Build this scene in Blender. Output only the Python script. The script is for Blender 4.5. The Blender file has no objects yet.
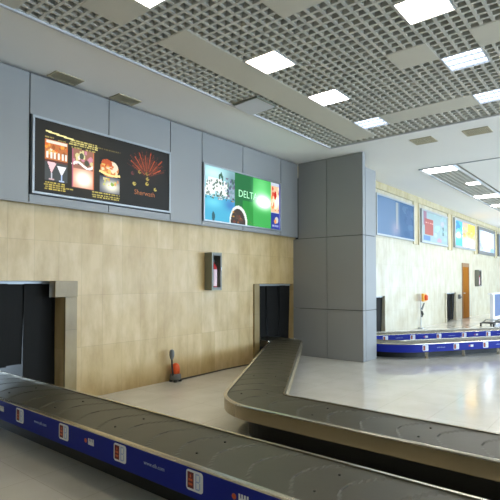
import bpy, bmesh, math, random
import numpy as np
from mathutils import Vector, Matrix

random.seed(7)
rng = np.random.default_rng(5)
scene = bpy.context.scene
COL = scene.collection

# ------------------------------------------------------------------ camera
YAW, PITCH, FPX = math.radians(39.12), math.radians(1.26), 476.0
cam_d = bpy.data.cameras.new('camera')
cam_d.sensor_width = 36.0
cam_d.lens = FPX / 500.0 * 36.0
cam_d.shift_y = (271.3 - 250.0) / 500.0
cam_d.clip_start = 0.02
cam_d.clip_end = 300
cam = bpy.data.objects.new('camera', cam_d)
COL.objects.link(cam)
cam.location = (0, 0, 1.5)
cam.rotation_euler = (math.radians(90) + PITCH, 0, YAW - math.radians(90))
scene.camera = cam

# ------------------------------------------------------------------ world, daylight, exposure
WORLD_STRENGTH = 6.3
LAMP_WARM, LAMP_COOL = 15.0, 15.0
wd = bpy.data.worlds.new('world')
scene.world = wd
wd.use_nodes = True
bg = wd.node_tree.nodes['Background']
bg.inputs[0].default_value = (0.64, 0.82, 1.0, 1)
bg.inputs[1].default_value = WORLD_STRENGTH
vs = scene.view_settings
vs.view_transform = 'Standard'
vs.look = 'None'
vs.exposure = 0.9
vs.gamma = 1.0
vs.use_curve_mapping = False


def portal(name, loc, rot, sx, sy):
    l = bpy.data.lights.new(name, 'AREA')
    l.shape = 'RECTANGLE'
    l.size, l.size_y = sx, sy
    l.cycles.is_portal = True
    o = bpy.data.objects.new(name, l)
    COL.objects.link(o)
    o.location, o.rotation_euler = loc, rot


YS = -10.5     # unseen side of the hall, with window openings added for daylight
XE = 36.0     # far end of the hall
portal('daylight_portal', (20, YS, 1.95), (math.radians(90), 0, 0), 30, 3.5)
portal('daylight_portal', (XE, -6, 2.0), (math.radians(90), 0, math.radians(90)), 6, 3.2)


# ------------------------------------------------------------------ materials
def lin(c):
    return tuple(((v / 255.0) / 12.92 if v / 255.0 <= 0.04045 else ((v / 255.0 + 0.055) / 1.055) ** 2.4) for v in c)


def mat(name, rgb, rough=0.5, metal=0.0, var=0.0, scale=8.0, bump=0.0, emit=0.0, spec=0.5, stretch=None):
    m = bpy.data.materials.new(name)
    m.use_nodes = True
    nt = m.node_tree
    b = nt.nodes['Principled BSDF']
    c = lin(rgb)
    b.inputs['Base Color'].default_value = (*c, 1)
    b.inputs['Roughness'].default_value = rough
    b.inputs['Metallic'].default_value = metal
    b.inputs['Specular IOR Level'].default_value = spec
    if emit:
        b.inputs['Emission Color'].default_value = (*c, 1)
        b.inputs['Emission Strength'].default_value = emit
    tc = nt.nodes.new('ShaderNodeTexCoord')
    mp = nt.nodes.new('ShaderNodeMapping')
    if stretch:
        mp.inputs['Scale'].default_value = stretch
    n = nt.nodes.new('ShaderNodeTexNoise')
    n.inputs['Scale'].default_value = scale
    n.inputs['Detail'].default_value = 4
    nt.links.new(tc.outputs['Object'], mp.inputs[0])
    nt.links.new(mp.outputs[0], n.inputs['Vector'])
    if var:
        r = nt.nodes.new('ShaderNodeMix')
        r.data_type = 'RGBA'
        r.inputs[6].default_value = (*[v * (1 - var) for v in c], 1)
        r.inputs[7].default_value = (*[min(1, v * (1 + var)) for v in c], 1)
        nt.links.new(n.outputs['Fac'], r.inputs[0])
        nt.links.new(r.outputs[2], b.inputs['Base Color'])
    if bump:
        bp = nt.nodes.new('ShaderNodeBump')
        bp.inputs['Strength'].default_value = bump
        bp.inputs['Distance'].default_value = 0.01
        nt.links.new(n.outputs['Fac'], bp.inputs['Height'])
        nt.links.new(bp.outputs[0], b.inputs['Normal'])
    return m


def stone_mat(name, a, b_, mortar, w=0.31, h=0.665, veins=0.5):
    """Vertical stone slabs laid in rows, with vertical veins and pits."""
    m = bpy.data.materials.new(name)
    m.use_nodes = True
    nt = m.node_tree
    N, L = nt.nodes, nt.links
    P = N['Principled BSDF']
    P.inputs['Roughness'].default_value = 0.38
    g = N.new('ShaderNodeNewGeometry')
    sp = N.new('ShaderNodeSeparateXYZ')
    L.new(g.outputs['Position'], sp.inputs[0])
    ad = N.new('ShaderNodeMath')
    ad.operation = 'ADD'
    L.new(sp.outputs[0], ad.inputs[0])
    L.new(sp.outputs[1], ad.inputs[1])
    ad2 = N.new('ShaderNodeMath')
    ad2.operation = 'ADD'
    L.new(ad.outputs[0], ad2.inputs[0])
    ad2.inputs[1].default_value = 0.04 - 5.52 + 0.31 * 40
    cb = N.new('ShaderNodeCombineXYZ')
    L.new(ad2.outputs[0], cb.inputs[0])
    L.new(sp.outputs[2], cb.inputs[1])
    br = N.new('ShaderNodeTexBrick')
    br.offset = 0.0
    br.squash = 1.0
    br.inputs['Scale'].default_value = 1.0
    br.inputs['Brick Width'].default_value = w
    br.inputs['Row Height'].default_value = h
    br.inputs['Mortar Size'].default_value = 0.003
    br.inputs['Mortar Smooth'].default_value = 0.3
    br.inputs['Color1'].default_value = (*lin(a), 1)
    br.inputs['Color2'].default_value = (*lin(b_), 1)
    br.inputs['Mortar'].default_value = (*lin(mortar), 1)
    L.new(cb.outputs[0], br.inputs['Vector'])
    mp = N.new('ShaderNodeMapping')
    mp.inputs['Scale'].default_value = (4.5, 4.5, 1.5)
    L.new(g.outputs['Position'], mp.inputs[0])
    n = N.new('ShaderNodeTexNoise')
    n.inputs['Scale'].default_value = 1.3
    n.inputs['Detail'].default_value = 8
    n.inputs['Roughness'].default_value = 0.62
    L.new(mp.outputs[0], n.inputs['Vector'])
    rp = N.new('ShaderNodeValToRGB')
    rp.color_ramp.elements[0].position = 0.34
    rp.color_ramp.elements[0].color = (0.60, 0.50, 0.32, 1)
    rp.color_ramp.elements[1].position = 0.60
    rp.color_ramp.elements[1].color = (1, 1, 1, 1)
    L.new(n.outputs['Fac'], rp.inputs[0])
    mx = N.new('ShaderNodeMix')
    mx.data_type = 'RGBA'
    mx.blend_type = 'MULTIPLY'
    mx.inputs[0].default_value = veins
    L.new(br.outputs['Color'], mx.inputs[6])
    L.new(rp.outputs[0], mx.inputs[7])
    n2 = N.new('ShaderNodeTexNoise')
    n2.inputs['Scale'].default_value = 2.4
    n2.inputs['Detail'].default_value = 5
    L.new(g.outputs['Position'], n2.inputs['Vector'])
    rp2 = N.new('ShaderNodeValToRGB')
    rp2.color_ramp.elements[0].position = 0.35
    rp2.color_ramp.elements[0].color = (0.86, 0.80, 0.66, 1)
    rp2.color_ramp.elements[1].position = 0.62
    rp2.color_ramp.elements[1].color = (1, 1, 1, 1)
    L.new(n2.outputs['Fac'], rp2.inputs[0])
    mx2 = N.new('ShaderNodeMix')
    mx2.data_type = 'RGBA'
    mx2.blend_type = 'MULTIPLY'
    mx2.inputs[0].default_value = 0.6
    L.new(mx.outputs[2], mx2.inputs[6])
    L.new(rp2.outputs[0], mx2.inputs[7])
    L.new(mx2.outputs[2], P.inputs['Base Color'])
    bp = N.new('ShaderNodeBump')
    bp.inputs['Strength'].default_value = 0.15
    bp.inputs['Distance'].default_value = 0.003
    L.new(n.outputs['Fac'], bp.inputs['Height'])
    L.new(bp.outputs[0], P.inputs['Normal'])
    return m


def floor_mat():
    m = bpy.data.materials.new('polished_floor_stone')
    m.use_nodes = True
    nt = m.node_tree
    N, L = nt.nodes, nt.links
    P = N['Principled BSDF']
    g = N.new('ShaderNodeNewGeometry')
    br = N.new('ShaderNodeTexBrick')
    br.offset = 0.0
    br.inputs['Scale'].default_value = 1.0
    br.inputs['Brick Width'].default_value = 0.6
    br.inputs['Row Height'].default_value = 0.6
    br.inputs['Mortar Size'].default_value = 0.002
    br.inputs['Color1'].default_value = (*lin((224, 221, 213)), 1)
    br.inputs['Color2'].default_value = (*lin((220, 217, 209)), 1)
    br.inputs['Mortar'].default_value = (*lin((192, 186, 170)), 1)
    L.new(g.outputs['Position'], br.inputs['Vector'])
    n = N.new('ShaderNodeTexNoise')
    n.inputs['Scale'].default_value = 2.2
    n.inputs['Detail'].default_value = 6
    L.new(g.outputs['Position'], n.inputs['Vector'])
    rp = N.new('ShaderNodeValToRGB')
    rp.color_ramp.elements[0].color = (0.84, 0.82, 0.78, 1)
    rp.color_ramp.elements[0].position = 0.3
    rp.color_ramp.elements[1].color = (1, 1, 1, 1)
    rp.color_ramp.elements[1].position = 0.65
    L.new(n.outputs['Fac'], rp.inputs[0])
    mx = N.new('ShaderNodeMix')
    mx.data_type = 'RGBA'
    mx.blend_type = 'MULTIPLY'
    mx.inputs[0].default_value = 0.7
    L.new(br.outputs['Color'], mx.inputs[6])
    L.new(rp.outputs[0], mx.inputs[7])
    L.new(mx.outputs[2], P.inputs['Base Color'])
    mr = N.new('ShaderNodeMapRange')
    mr.inputs['To Min'].default_value = 0.08
    mr.inputs['To Max'].default_value = 0.17
    L.new(n.outputs['Fac'], mr.inputs['Value'])
    L.new(mr.outputs[0], P.inputs['Roughness'])
    P.inputs['Specular IOR Level'].default_value = 0.6
    return m


M = {}
M['stone'] = stone_mat('travertine_wall', (216, 193, 148), (202, 177, 128), (188, 165, 120))
M['stone_dark'] = stone_mat('travertine_trim', (160, 142, 100), (150, 132, 92), (124, 108, 74), w=2.0, h=0.9)
M['stone_daylit'] = stone_mat('daylit_travertine_wall', (206, 200, 180), (200, 193, 172), (190, 182, 160), veins=0.35)  # same stone, its colour lightened for the daylight washing the far wall
M['stone_cream'] = stone_mat('cream_travertine_trim', (208, 197, 164), (200, 188, 152), (176, 164, 130), w=1.8, h=0.9)
M['floor'] = floor_mat()
M['panel'] = mat('grey_composite_panel', (148, 149, 149), 0.5, 0.05, var=0.05, scale=1.5)
M['joint'] = mat('dark_joint', (38, 40, 44), 0.8)
M['plaster'] = mat('white_ceiling_plaster', (240, 239, 237), 0.75, var=0.02, scale=1.2)
M['ceiling_tile'] = mat('ceiling_tile_white', (206, 202, 190), 0.7, var=0.03, scale=4)
M['grid'] = mat('ceiling_grid_metal', (202, 200, 192), 0.6)
M['plenum'] = mat('plenum_dark', (186, 180, 166), 0.9, var=0.2, scale=3)
M['trim_white'] = mat('white_trim', (206, 207, 212), 0.6, spec=0.3)
M['vent'] = mat('vent_beige', (176, 168, 142), 0.55, var=0.05, scale=20)
M['vent_dark'] = mat('vent_dark', (96, 88, 66), 0.8)
M['alu'] = mat('brushed_aluminium', (176, 180, 184), 0.35, 0.75, var=0.06, scale=30)
M['frame_grey'] = mat('light_grey_frame', (168, 174, 180), 0.4, 0.3)
M['steel'] = mat('stainless_side_panel', (176, 160, 128), 0.27, 0.7, var=0.16, scale=3, stretch=(1, 1, 0.3))
M['steel_rim'] = mat('stainless_rim', (205, 198, 182), 0.25, 0.9, var=0.05, scale=8)
M['belt'] = mat('rubber_belt', (72, 69, 56), 0.4, var=0.16, scale=5, bump=0.15)
M['belt_dark'] = mat('rubber_seam', (48, 46, 37), 0.6)
M['kick'] = mat('black_kick_plate', (26, 25, 22), 0.55, var=0.15, scale=6)
M['blue'] = mat('blue_advert_vinyl', (20, 36, 140), 0.55, spec=0.2, var=0.05, scale=3)
M['white'] = mat('white_print', (232, 232, 236), 0.5)
M['pale_blue'] = mat('pale_blue_print', (168, 182, 220), 0.5)
M['maroon'] = mat('maroon_print', (110, 26, 30), 0.5)
M['orange_print'] = mat('orange_print', (214, 96, 52), 0.5)
M['rubber'] = mat('black_rubber_curtain', (22, 22, 21), 0.7, spec=0.2, var=0.3, scale=7, stretch=(4, 4, 0.4))
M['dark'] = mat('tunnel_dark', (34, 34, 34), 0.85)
M['orange'] = mat('orange_plastic', (226, 84, 24), 0.3, var=0.08, scale=20)
M['yellow'] = mat('amber_plastic', (238, 170, 60), 0.35)
M['grey_plastic'] = mat('grey_plastic', (112, 114, 114), 0.5, var=0.1, scale=15)
M['dark_plastic'] = mat('dark_plastic', (40, 40, 42), 0.5)
M['cabinet'] = mat('grey_green_cabinet', (128, 130, 118), 0.45, 0.3)
M['red'] = mat('extinguisher_red', (176, 34, 40), 0.3)
M['label_pink'] = mat('extinguisher_label', (236, 206, 214), 0.5)
M['wood'] = mat('brown_door_wood', (150, 92, 14), 0.8, spec=0.1, var=0.22, scale=5, stretch=(3, 3, 0.3))
M['wood_dark'] = mat('door_frame_wood', (136, 96, 44), 0.5, var=0.1, scale=6)
M['slab_wall'] = mat('painted_wall', (196, 196, 192), 0.8, var=0.03, scale=1)
M['lamp_warm'] = mat('lamp_warm', (255, 243, 214), 0.5, emit=LAMP_WARM)
M['lamp_cool'] = mat('lamp_cool', (222, 238, 255), 0.5, emit=LAMP_COOL * 0.11)
M['lamp_neutral'] = mat('lamp_neutral', (255, 251, 244), 0.5, emit=LAMP_WARM)
M['screen_blue'] = mat('blue_display', (40, 80, 140), 0.3, var=0.4, scale=3)
M['cable'] = mat('dark_cable', (66, 58, 44), 0.6)


# ------------------------------------------------------------------ mesh helpers
def newbm():
    return bmesh.new()


def box(bm, x0, x1, y0, y1, z0, z1, mi=0):
    v = [bm.verts.new(p) for p in ((x0, y0, z0), (x1, y0, z0), (x1, y1, z0), (x0, y1, z0),
                                   (x0, y0, z1), (x1, y0, z1), (x1, y1, z1), (x0, y1, z1))]
    for f in ((0, 3, 2, 1), (4, 5, 6, 7), (0, 1, 5, 4), (1, 2, 6, 5), (2, 3, 7, 6), (3, 0, 4, 7)):
        fc = bm.faces.new([v[i] for i in f])
        fc.material_index = mi
    return v


def prism(bm, pts, z0, z1, mi=0):
    a = [bm.verts.new((x, y, z0)) for x, y in pts]
    b = [bm.verts.new((x, y, z1)) for x, y in pts]
    n = len(pts)
    bm.faces.new(a[::-1]).material_index = mi
    bm.faces.new(b).material_index = mi
    for i in range(n):
        bm.faces.new((a[i], a[(i + 1) % n], b[(i + 1) % n], b[i])).material_index = mi


def lathe(bm, prof, cx, cy, seg=20, mi=0):
    rings = []
    for r, z in prof:
        rings.append([bm.verts.new((cx + r * math.cos(2 * math.pi * k / seg), cy + r * math.sin(2 * math.pi * k / seg), z))
                      for k in range(seg)])
    for a, b in zip(rings, rings[1:]):
        for k in range(seg):
            bm.faces.new((a[k], a[(k + 1) % seg], b[(k + 1) % seg], b[k])).material_index = mi
    bm.faces.new(rings[0][::-1]).material_index = mi
    bm.faces.new(rings[-1]).material_index = mi


def tube(bm, pts, r, seg=10, mi=0):
    pts = [Vector(p) for p in pts]
    rings = []
    for i, p in enumerate(pts):
        t = (pts[min(i + 1, len(pts) - 1)] - pts[max(i - 1, 0)]).normalized()
        u = t.cross(Vector((0, 0, 1)))
        if u.length < 1e-4:
            u = Vector((1, 0, 0))
        u.normalize()
        w = t.cross(u).normalized()
        rr = r[i] if isinstance(r, (list, tuple)) else r
        rings.append([bm.verts.new(p + u * rr * math.cos(2 * math.pi * k / seg) + w * rr * math.sin(2 * math.pi * k / seg))
                      for k in range(seg)])
    for a, b in zip(rings, rings[1:]):
        for k in range(seg):
            bm.faces.new((a[k], a[(k + 1) % seg], b[(k + 1) % seg], b[k])).material_index = mi
    bm.faces.new(rings[0][::-1]).material_index = mi
    bm.faces.new(rings[-1]).material_index = mi


def obj(name, bm, mats, parent=None, bevel=0.0, smooth=False):
    bmesh.ops.recalc_face_normals(bm, faces=bm.faces)
    me = bpy.data.meshes.new(name)
    bm.to_mesh(me)
    bm.free()
    o = bpy.data.objects.new(name, me)
    COL.objects.link(o)
    for m in (mats if isinstance(mats, (list, tuple)) else [mats]):
        me.materials.append(m)
    if smooth:
        for p in me.polygons:
            p.use_smooth = True
        me.set_sharp_from_angle(angle=math.radians(35))
    if bevel:
        md = o.modifiers.new('bevel', 'BEVEL')
        md.width = bevel
        md.segments = 2
        md.limit_method = 'ANGLE'
    if parent is not None:
        o.parent = parent
        o.matrix_parent_inverse = Matrix.Translation(-parent.location) if parent.parent is None else Matrix.Identity(4)
        if parent.type != 'EMPTY' or parent.parent is not None:
            o.matrix_parent_inverse = Matrix.Identity(4)
    return o


def struct(name, bm, m, parent=None, bevel=0.0):
    o = obj(name, bm, m, parent, bevel)
    if parent is None:
        o['kind'] = 'structure'
    return o


def thing(name, label, cat, loc=(0, 0, 0), group=None):
    """Empty at the base of a thing; its parts are modelled in world coordinates and keep their place."""
    o = bpy.data.objects.new(name, None)
    o.empty_display_size = 0.1
    COL.objects.link(o)
    o.location = loc
    o['label'] = label
    o['category'] = cat
    if group:
        o['group'] = group
    return o


def dup(root, loc, label, group=None):
    r = root.copy()
    COL.objects.link(r)
    r.location = loc
    r['label'] = label
    if group:
        r['group'] = group
    for ch in list(root.children):
        c = ch.copy()
        COL.objects.link(c)
        inv = ch.matrix_parent_inverse.copy()
        c.parent = r
        c.matrix_parent_inverse = inv
        for g in list(ch.children):
            d = g.copy()
            COL.objects.link(d)
            d.parent = c
            d.matrix_parent_inverse = g.matrix_parent_inverse.copy()
    return r


def tag(o, label, cat, group=None):
    o['label'] = label
    o['category'] = cat
    if group:
        o['group'] = group


FONT_CACHE = {}


def text_mesh(body, height):
    """Flat lettering, centred, lying in XY; a single mesh."""
    key = (body, height)
    if key not in FONT_CACHE:
        cu = bpy.data.curves.new('lettering', 'FONT')
        cu.body = body
        cu.size = height / 0.73
        cu.align_x = 'CENTER'
        cu.align_y = 'CENTER'
        cu.resolution_u = 3
        cu.extrude = 0.0006
        ob = bpy.data.objects.new('lettering', cu)
        COL.objects.link(ob)
        bpy.context.view_layer.update()
        me = bpy.data.meshes.new_from_object(ob.evaluated_get(bpy.context.evaluated_depsgraph_get()))
        bpy.data.objects.remove(ob)
        bpy.data.curves.remove(cu)
        FONT_CACHE[key] = me
    return FONT_CACHE[key]


def face_matrix(p, n):
    """Matrix whose XY plane is vertical, facing n (horizontal), Y up, at point p."""
    n = Vector((n[0], n[1], 0)).normalized()
    up = Vector((0, 0, 1))
    x = up.cross(n)
    m = Matrix((x, up, n)).transposed().to_4x4()
    m.translation = Vector(p)
    return m


def add_mesh_obj(name, me, m, parent, mtx):
    o = bpy.data.objects.new(name, me)
    if not me.materials:
        me.materials.append(m)
    COL.objects.link(o)
    o.matrix_world = mtx
    if parent is not None:
        o.parent = parent
        o.matrix_basis = mtx
        o.matrix_parent_inverse = Matrix.Identity(4)
        if parent.type == 'EMPTY' and parent.parent is None:
            o.matrix_parent_inverse = Matrix.Translation(-parent.location)
    return o


# ------------------------------------------------------------------ room shell
WY = 5.52        # face of the stone wall
PY = 5.40        # face of the grey panels
C1 = 3.94        # main ceiling
C2 = 4.25        # ceiling beyond the column
XW = -4.0
XSTEP = 9.45

bm = newbm()
box(bm, XW - 0.2, XE + 0.2, YS - 0.2, 9.0, -0.2, 0.0)
struct('floor', bm, M['floor'])

# stone wall with its four belt openings and the door opening
OPEN = [(1.45, 3.13, 1.51), (7.03, 8.21, 1.46), (11.45, 12.82, 1.10), (18.33, 19.62, 1.08)]
DOOR = (20.42, 21.45, 2.27)
bm = newbm()
x = XW
TW = 0.25
for a, b, h in OPEN + [DOOR]:
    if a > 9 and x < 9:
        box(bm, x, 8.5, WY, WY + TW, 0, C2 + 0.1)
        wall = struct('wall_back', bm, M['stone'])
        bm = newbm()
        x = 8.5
    box(bm, x, a, WY, WY + TW, 0, C2 + 0.1)
    box(bm, a, b, WY, WY + TW, h, C2 + 0.1)
    x = b
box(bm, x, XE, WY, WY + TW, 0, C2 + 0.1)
struct('wall_back', bm, M['stone_daylit'])

# side and end walls, with unseen window openings added and sized to shape the daylight
bm = newbm()
box(bm, XW - 0.2, XW, YS, 8.0, 0, 5.0)
struct('wall_left', bm, M['slab_wall'])
bm = newbm()
box(bm, XW, 5.0, YS - 0.2, YS, 0, 5.0)
box(bm, 5.0, 35.0, YS - 0.2, YS, 0, 0.2)
box(bm, 5.0, 35.0, YS - 0.2, YS, 3.7, 5.0)
box(bm, 35.0, XE, YS - 0.2, YS, 0, 5.0)
struct('wall_front', bm, M['slab_wall'])
bm = newbm()
box(bm, XE, XE + 0.2, YS, -9, 0, 5.0)
box(bm, XE, XE + 0.2, -9, -3, 0, 0.4)
box(bm, XE, XE + 0.2, -9, -3, 3.6, 5.0)
box(bm, XE, XE + 0.2, -3, 6.0, 0, 5.0)
struct('wall_right', bm, M['slab_wall'])
bm = newbm()
for k in range(16):
    box(bm, 5.0 + k * 2 - 0.04, 5.0 + k * 2 + 0.04, YS - 0.14, YS - 0.06, 0.2, 3.7)
box(bm, 5, 35, YS - 0.14, YS - 0.06, 2.5, 2.56)
struct('unseen_window_1', bm, M['frame_grey'])
bm = newbm()
for k in range(4):
    box(bm, XE + 0.06, XE + 0.14, -9 + k * 2 - 0.04, -9 + k * 2 + 0.04, 0.4, 3.6)
struct('unseen_window_2', bm, M['frame_grey'])

# plenum roof
bm = newbm()
box(bm, XW - 0.2, XE + 0.2, YS - 0.2, 6.2, 4.75, 4.95)
struct('ceiling_roof', bm, M['plenum'])
bm = newbm()
box(bm, XW, 7.7, -6.1, 4.35, C1 + 0.125, C1 + 0.16)
box(bm, 11.5, 30.1, 3.3, 4.2, C2 + 0.125, C2 + 0.16)
struct('ceiling_backing', bm, M['plenum'])  # added backing, close above the grids to catch light behind the cells

# white plaster soffits
GX0, GX1, GY0, GY1 = 1.93, 7.60, -6.0, 4.285
bm = newbm()
box(bm, XW, XSTEP, GY1, WY, C1, C1 + 0.12)
box(bm, GX1, XSTEP, YS, GY1, C1, C1 + 0.12)
box(bm, XW, GX1, YS, GY0, C1, C1 + 0.12)
box(bm, XSTEP - 0.12, XSTEP, YS, WY, C1 + 0.12, 4.75)
ceil_main = struct('ceiling', bm, M['plaster'])
# ceiling beyond, with its own coffer
KX0, KX1, KY0, KY1 = 11.6, 30.0, -2.0, 4.09
bm = newbm()
box(bm, XSTEP, XE, KY1, WY, C2, C2 + 0.12)
box(bm, XSTEP, KX0, YS, KY1, C2, C2 + 0.12)
box(bm, KX1, XE, YS, KY1, C2, C2 + 0.12)
box(bm, KX0, KX1, YS, KY0, C2, C2 + 0.12)
box(bm, KX0, KX1, KY0, 3.3, C2 + 0.07, C2 + 0.12)
ceil_far = struct('ceiling', bm, M['plaster'])

# thin white edge profile round the main grid
bm = newbm()
box(bm, XW, GX1 + 0.03, GY1, GY1 + 0.03, C1 - 0.02, C1)
box(bm, GX1, GX1 + 0.03, GY0, GY1, C1 - 0.02, C1)
struct('trim_1', bm, M['trim_white'])
bm = newbm()
box(bm, KX0 - 0.02, KX0, KY0, KY1, C2 - 0.02, C2)
box(bm, KX0 - 0.02, KX1, KY1, KY1 + 0.02, C2 - 0.02, C2)
box(bm, KX0, KX0 + 0.02, KY0, 3.36, C2 - 0.015, C2 + 0.07)
struct('trim_2', bm, M['frame_grey'])

# open-cell grid, tile by tile
PX, PYM = 0.433, 0.426


def gx(i):
    return 4.0 + PX * i


def gy(j):
    return 3.35 - PYM * j       # j counts away from the wall; tile j spans gy(j+1)..gy(j)


LIGHTS = {}
for li, lj, kind in [(-4, 0, 'w'), (0, 0, 'w'), (3, 0, 'n'), (6, 0, 'c'), (0, 4, 'w'), (3, 4, 'c'), (6, 4, 'c'),
                     (0, 8, 'w'), (3, 8, 'n'), (6, 8, 'n'), (-4, 8, 'w'), (0, 13, 'n'), (3, 13, 'n'), (6, 13, 'n')]:
    LIGHTS[(li, lj)] = kind
PANELS = {(-2, 2), (2, 3), (2, 5), (-5, 5), (5, 8), (-2, 9)}
for k in list(range(-2, 8)):
    PANELS.add((k, -1))
PANELS.add((-4, -1))
PANELS |= {(6, 1), (6, 2), (6, 3), (6, 5), (6, 6), (6, 7)}

bm = newbm()
T = 0.015
GH = 0.075


def cells(bm, x0, x1, y0, y1, nx, ny, z, t=T, h=GH):
    for k in range(nx + 1):
        xx = x0 + (x1 - x0) * k / nx
        box(bm, xx - (0 if k == 0 else t), xx + (0 if k == nx else t), y0, y1, z, z + h)
    for k in range(ny + 1):
        yy = y0 + (y1 - y0) * k / ny
        box(bm, x0 + t, x1 - t, yy - (0 if k == 0 else t), yy + (0 if k == ny else t), z + 0.0012, z + h - 0.001)


bmp = newbm()
i0, i1 = -5, 8
for i in range(i0, i1 + 1):
    xa, xb = max(gx(i), GX0), min(gx(i + 1), GX1)
    if xb - xa < 0.05:
        continue
    nx = max(1, round((xb - xa) / (PX / 4)))
    for j in range(-2, 22):
        ya, yb = gy(j + 1), gy(j)
        if j == -2:
            ya, yb = gy(-1), GY1
        if (i, j) in PANELS:
            box(bmp, xa, xb, ya, yb, C1 - 0.004, C1 + 0.02)
        elif (i, j) in LIGHTS:
            pass
        else:
            cells(bm, xa, xb, ya, yb, nx, max(1, round((yb - ya) / (PYM / 4))), C1)
obj('open_cell_grid', bm, M['grid'], ceil_main)
# stretch of plain tile at the left end of the grid
box(bmp, XW, GX0, GY0, GY1, C1 - 0.004, C1 + 0.02)
obj('blank_tile', bmp, M['ceiling_tile'], ceil_main)

# far coffer grid
FAR_L = [(11.70, 12.25), (14.02, 14.45), (16.35, 16.95), (18.65, 19.2), (21.0, 21.5), (23.3, 23.8), (25.6, 26.1)]
bm = newbm()
x = KX0
for a, b in FAR_L + [(KX1, KX1)]:
    if a - x > 0.05:
        cells(bm, x, a, 3.36, KY1, max(1, round((a - x) / 0.12)), 6, C2 + 0.005)
    x = b
cells(bm, 14.02, 14.45, 3.70, KY1, 4, 3, C2 + 0.005)
obj('open_cell_grid', bm, M['grid'], ceil_far)


# ------------------------------------------------------------------ ceiling lamps
def make_lamp(name, x0, x1, y0, y1, z, kind, label, group=None, louvre=True, axis='x'):
    cx, cy = (x0 + x1) / 2, (y0 + y1) / 2
    t = thing(name, label, 'ceiling light', (cx, cy, z), group)
    b = newbm()
    e = 0.012
    box(b, x0, x1, y0, y0 + e, z - 0.006, z + 0.06)
    box(b, x0, x1, y1 - e, y1, z - 0.006, z + 0.06)
    box(b, x0, x0 + e, y0 + e, y1 - e, z - 0.006, z + 0.06)
    box(b, x1 - e, x1, y0 + e, y1 - e, z - 0.006, z + 0.06)
    box(b, x0, x1, y0, y1, z + 0.06, z + 0.075)
    obj('housing', b, M['trim_white'], t)
    b = newbm()
    box(b, x0 + e, x1 - e, y0 + e, y1 - e, z + 0.022, z + 0.03)
    obj('diffuser', b, M[{'w': 'lamp_warm', 'c': 'lamp_cool', 'n': 'lamp_neutral'}[kind]], t)
    if louvre:
        b = newbm()
        n = 7
        for k in range(1, n):
            yy = y0 + (y1 - y0) * k / n
            box(b, x0 + e, x1 - e, yy - 0.002, yy + 0.002, z, z + 0.02)
        for k in (1, 2):
            xx = x0 + (x1 - x0) * k / 3
            box(b, xx - 0.004, xx + 0.004, y0 + e, y1 - e, z - 0.001, z + 0.019)
        obj('louvre', b, M['trim_white'], t)
    return t


LAMP_LABELS = {
    (-4, 0): 'bright square ceiling light cut by the top edge, leftmost of the lamps',
    (0, 0): 'white square ceiling light in the open grid above the green billboard',
    (3, 0): 'white square ceiling light in the grid, second after the one above the green billboard',
    (6, 0): 'pale blue square ceiling light nearest the top of the grey column',
    (0, 4): 'brightest square ceiling light at the top edge of the photo, right of centre',
    (3, 4): 'bluish louvred ceiling light beside the blank tile, below the brightest lamp',
    (6, 4): 'bluish louvred ceiling light at the right edge nearest the wide ceiling vents',
}
for (i, j), kind in LIGHTS.items():
    lab = LAMP_LABELS.get((i, j), 'square ceiling light set in the open grid behind the visible rows')
    make_lamp('ceiling_light', gx(i) + 0.006, gx(i + 1) - 0.006, gy(j + 1) + 0.006, gy(j) - 0.006, C1, kind, lab,
              'square lights in the main ceiling grid', louvre=(kind == 'c'))
far_labels = ['long white ceiling light at the near corner of the far ceiling recess',
              'small white ceiling light second along the far ceiling recess',
              'white ceiling light third along the far ceiling recess',
              'white ceiling light fourth along the far ceiling recess, by the photo edge']
for k, (a, b_) in enumerate(FAR_L):
    y0 = 3.36
    y1 = KY1 - 0.02
    if k == 1:
        y1 = 3.69
    make_lamp('ceiling_light', a, b_, y0, y1, C2, 'n',
              far_labels[k] if k < 4 else 'white ceiling light farther along the far ceiling recess',
              'lights along the far ceiling recess', louvre=False)

# ------------------------------------------------------------------ ceiling vents


def vent(x0, x1, y0, y1, z, label, horiz=True):
    t = thing('ceiling_vent', label, 'vent', ((x0 + x1) / 2, (y0 + y1) / 2, z), 'vents in the white ceiling border')
    b = newbm()
    e = 0.02
    box(b, x0, x1, y0, y0 + e, z - 0.012, z)
    box(b, x0, x1, y1 - e, y1, z - 0.012, z)
    box(b, x0, x0 + e, y0 + e, y1 - e, z - 0.012, z)
    box(b, x1 - e, x1, y0 + e, y1 - e, z - 0.012, z)
    obj('frame', b, M['vent'], t)
    b = newbm()
    box(b, x0 + e, x1 - e, y0 + e, y1 - e, z - 0.002, z - 0.0005)
    obj('backing', b, M['vent_dark'], t)
    b = newbm()
    n = 12
    for k in range(n):
        yy = y0 + e + (y1 - y0 - 2 * e) * (k + 0.5) / n
        v = box(b, x0 + e, x1 - e, yy - 0.010, yy + 0.010, z - 0.010, z - 0.007)
    xm = (x0 + x1) / 2
    box(b, xm - 0.006, xm + 0.006, y0 + e, y1 - e, z - 0.0118, z - 0.0102)
    obj('slats', b, M['vent'], t)


vent(2.81, 3.17, 5.16, 5.385, C1, 'beige ceiling vent above the left end of the dark food billboard')
vent(3.67, 4.03, 5.16, 5.385, C1, 'beige ceiling vent above the middle of the dark food billboard')
vent(8.05, 8.41, 2.64, 3.01, C1, 'wide beige ceiling vent to the right above the grey column')
vent(8.09, 8.44, 1.78, 2.17, C1, 'wide beige ceiling vent near the right edge under the louvred light')

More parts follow.
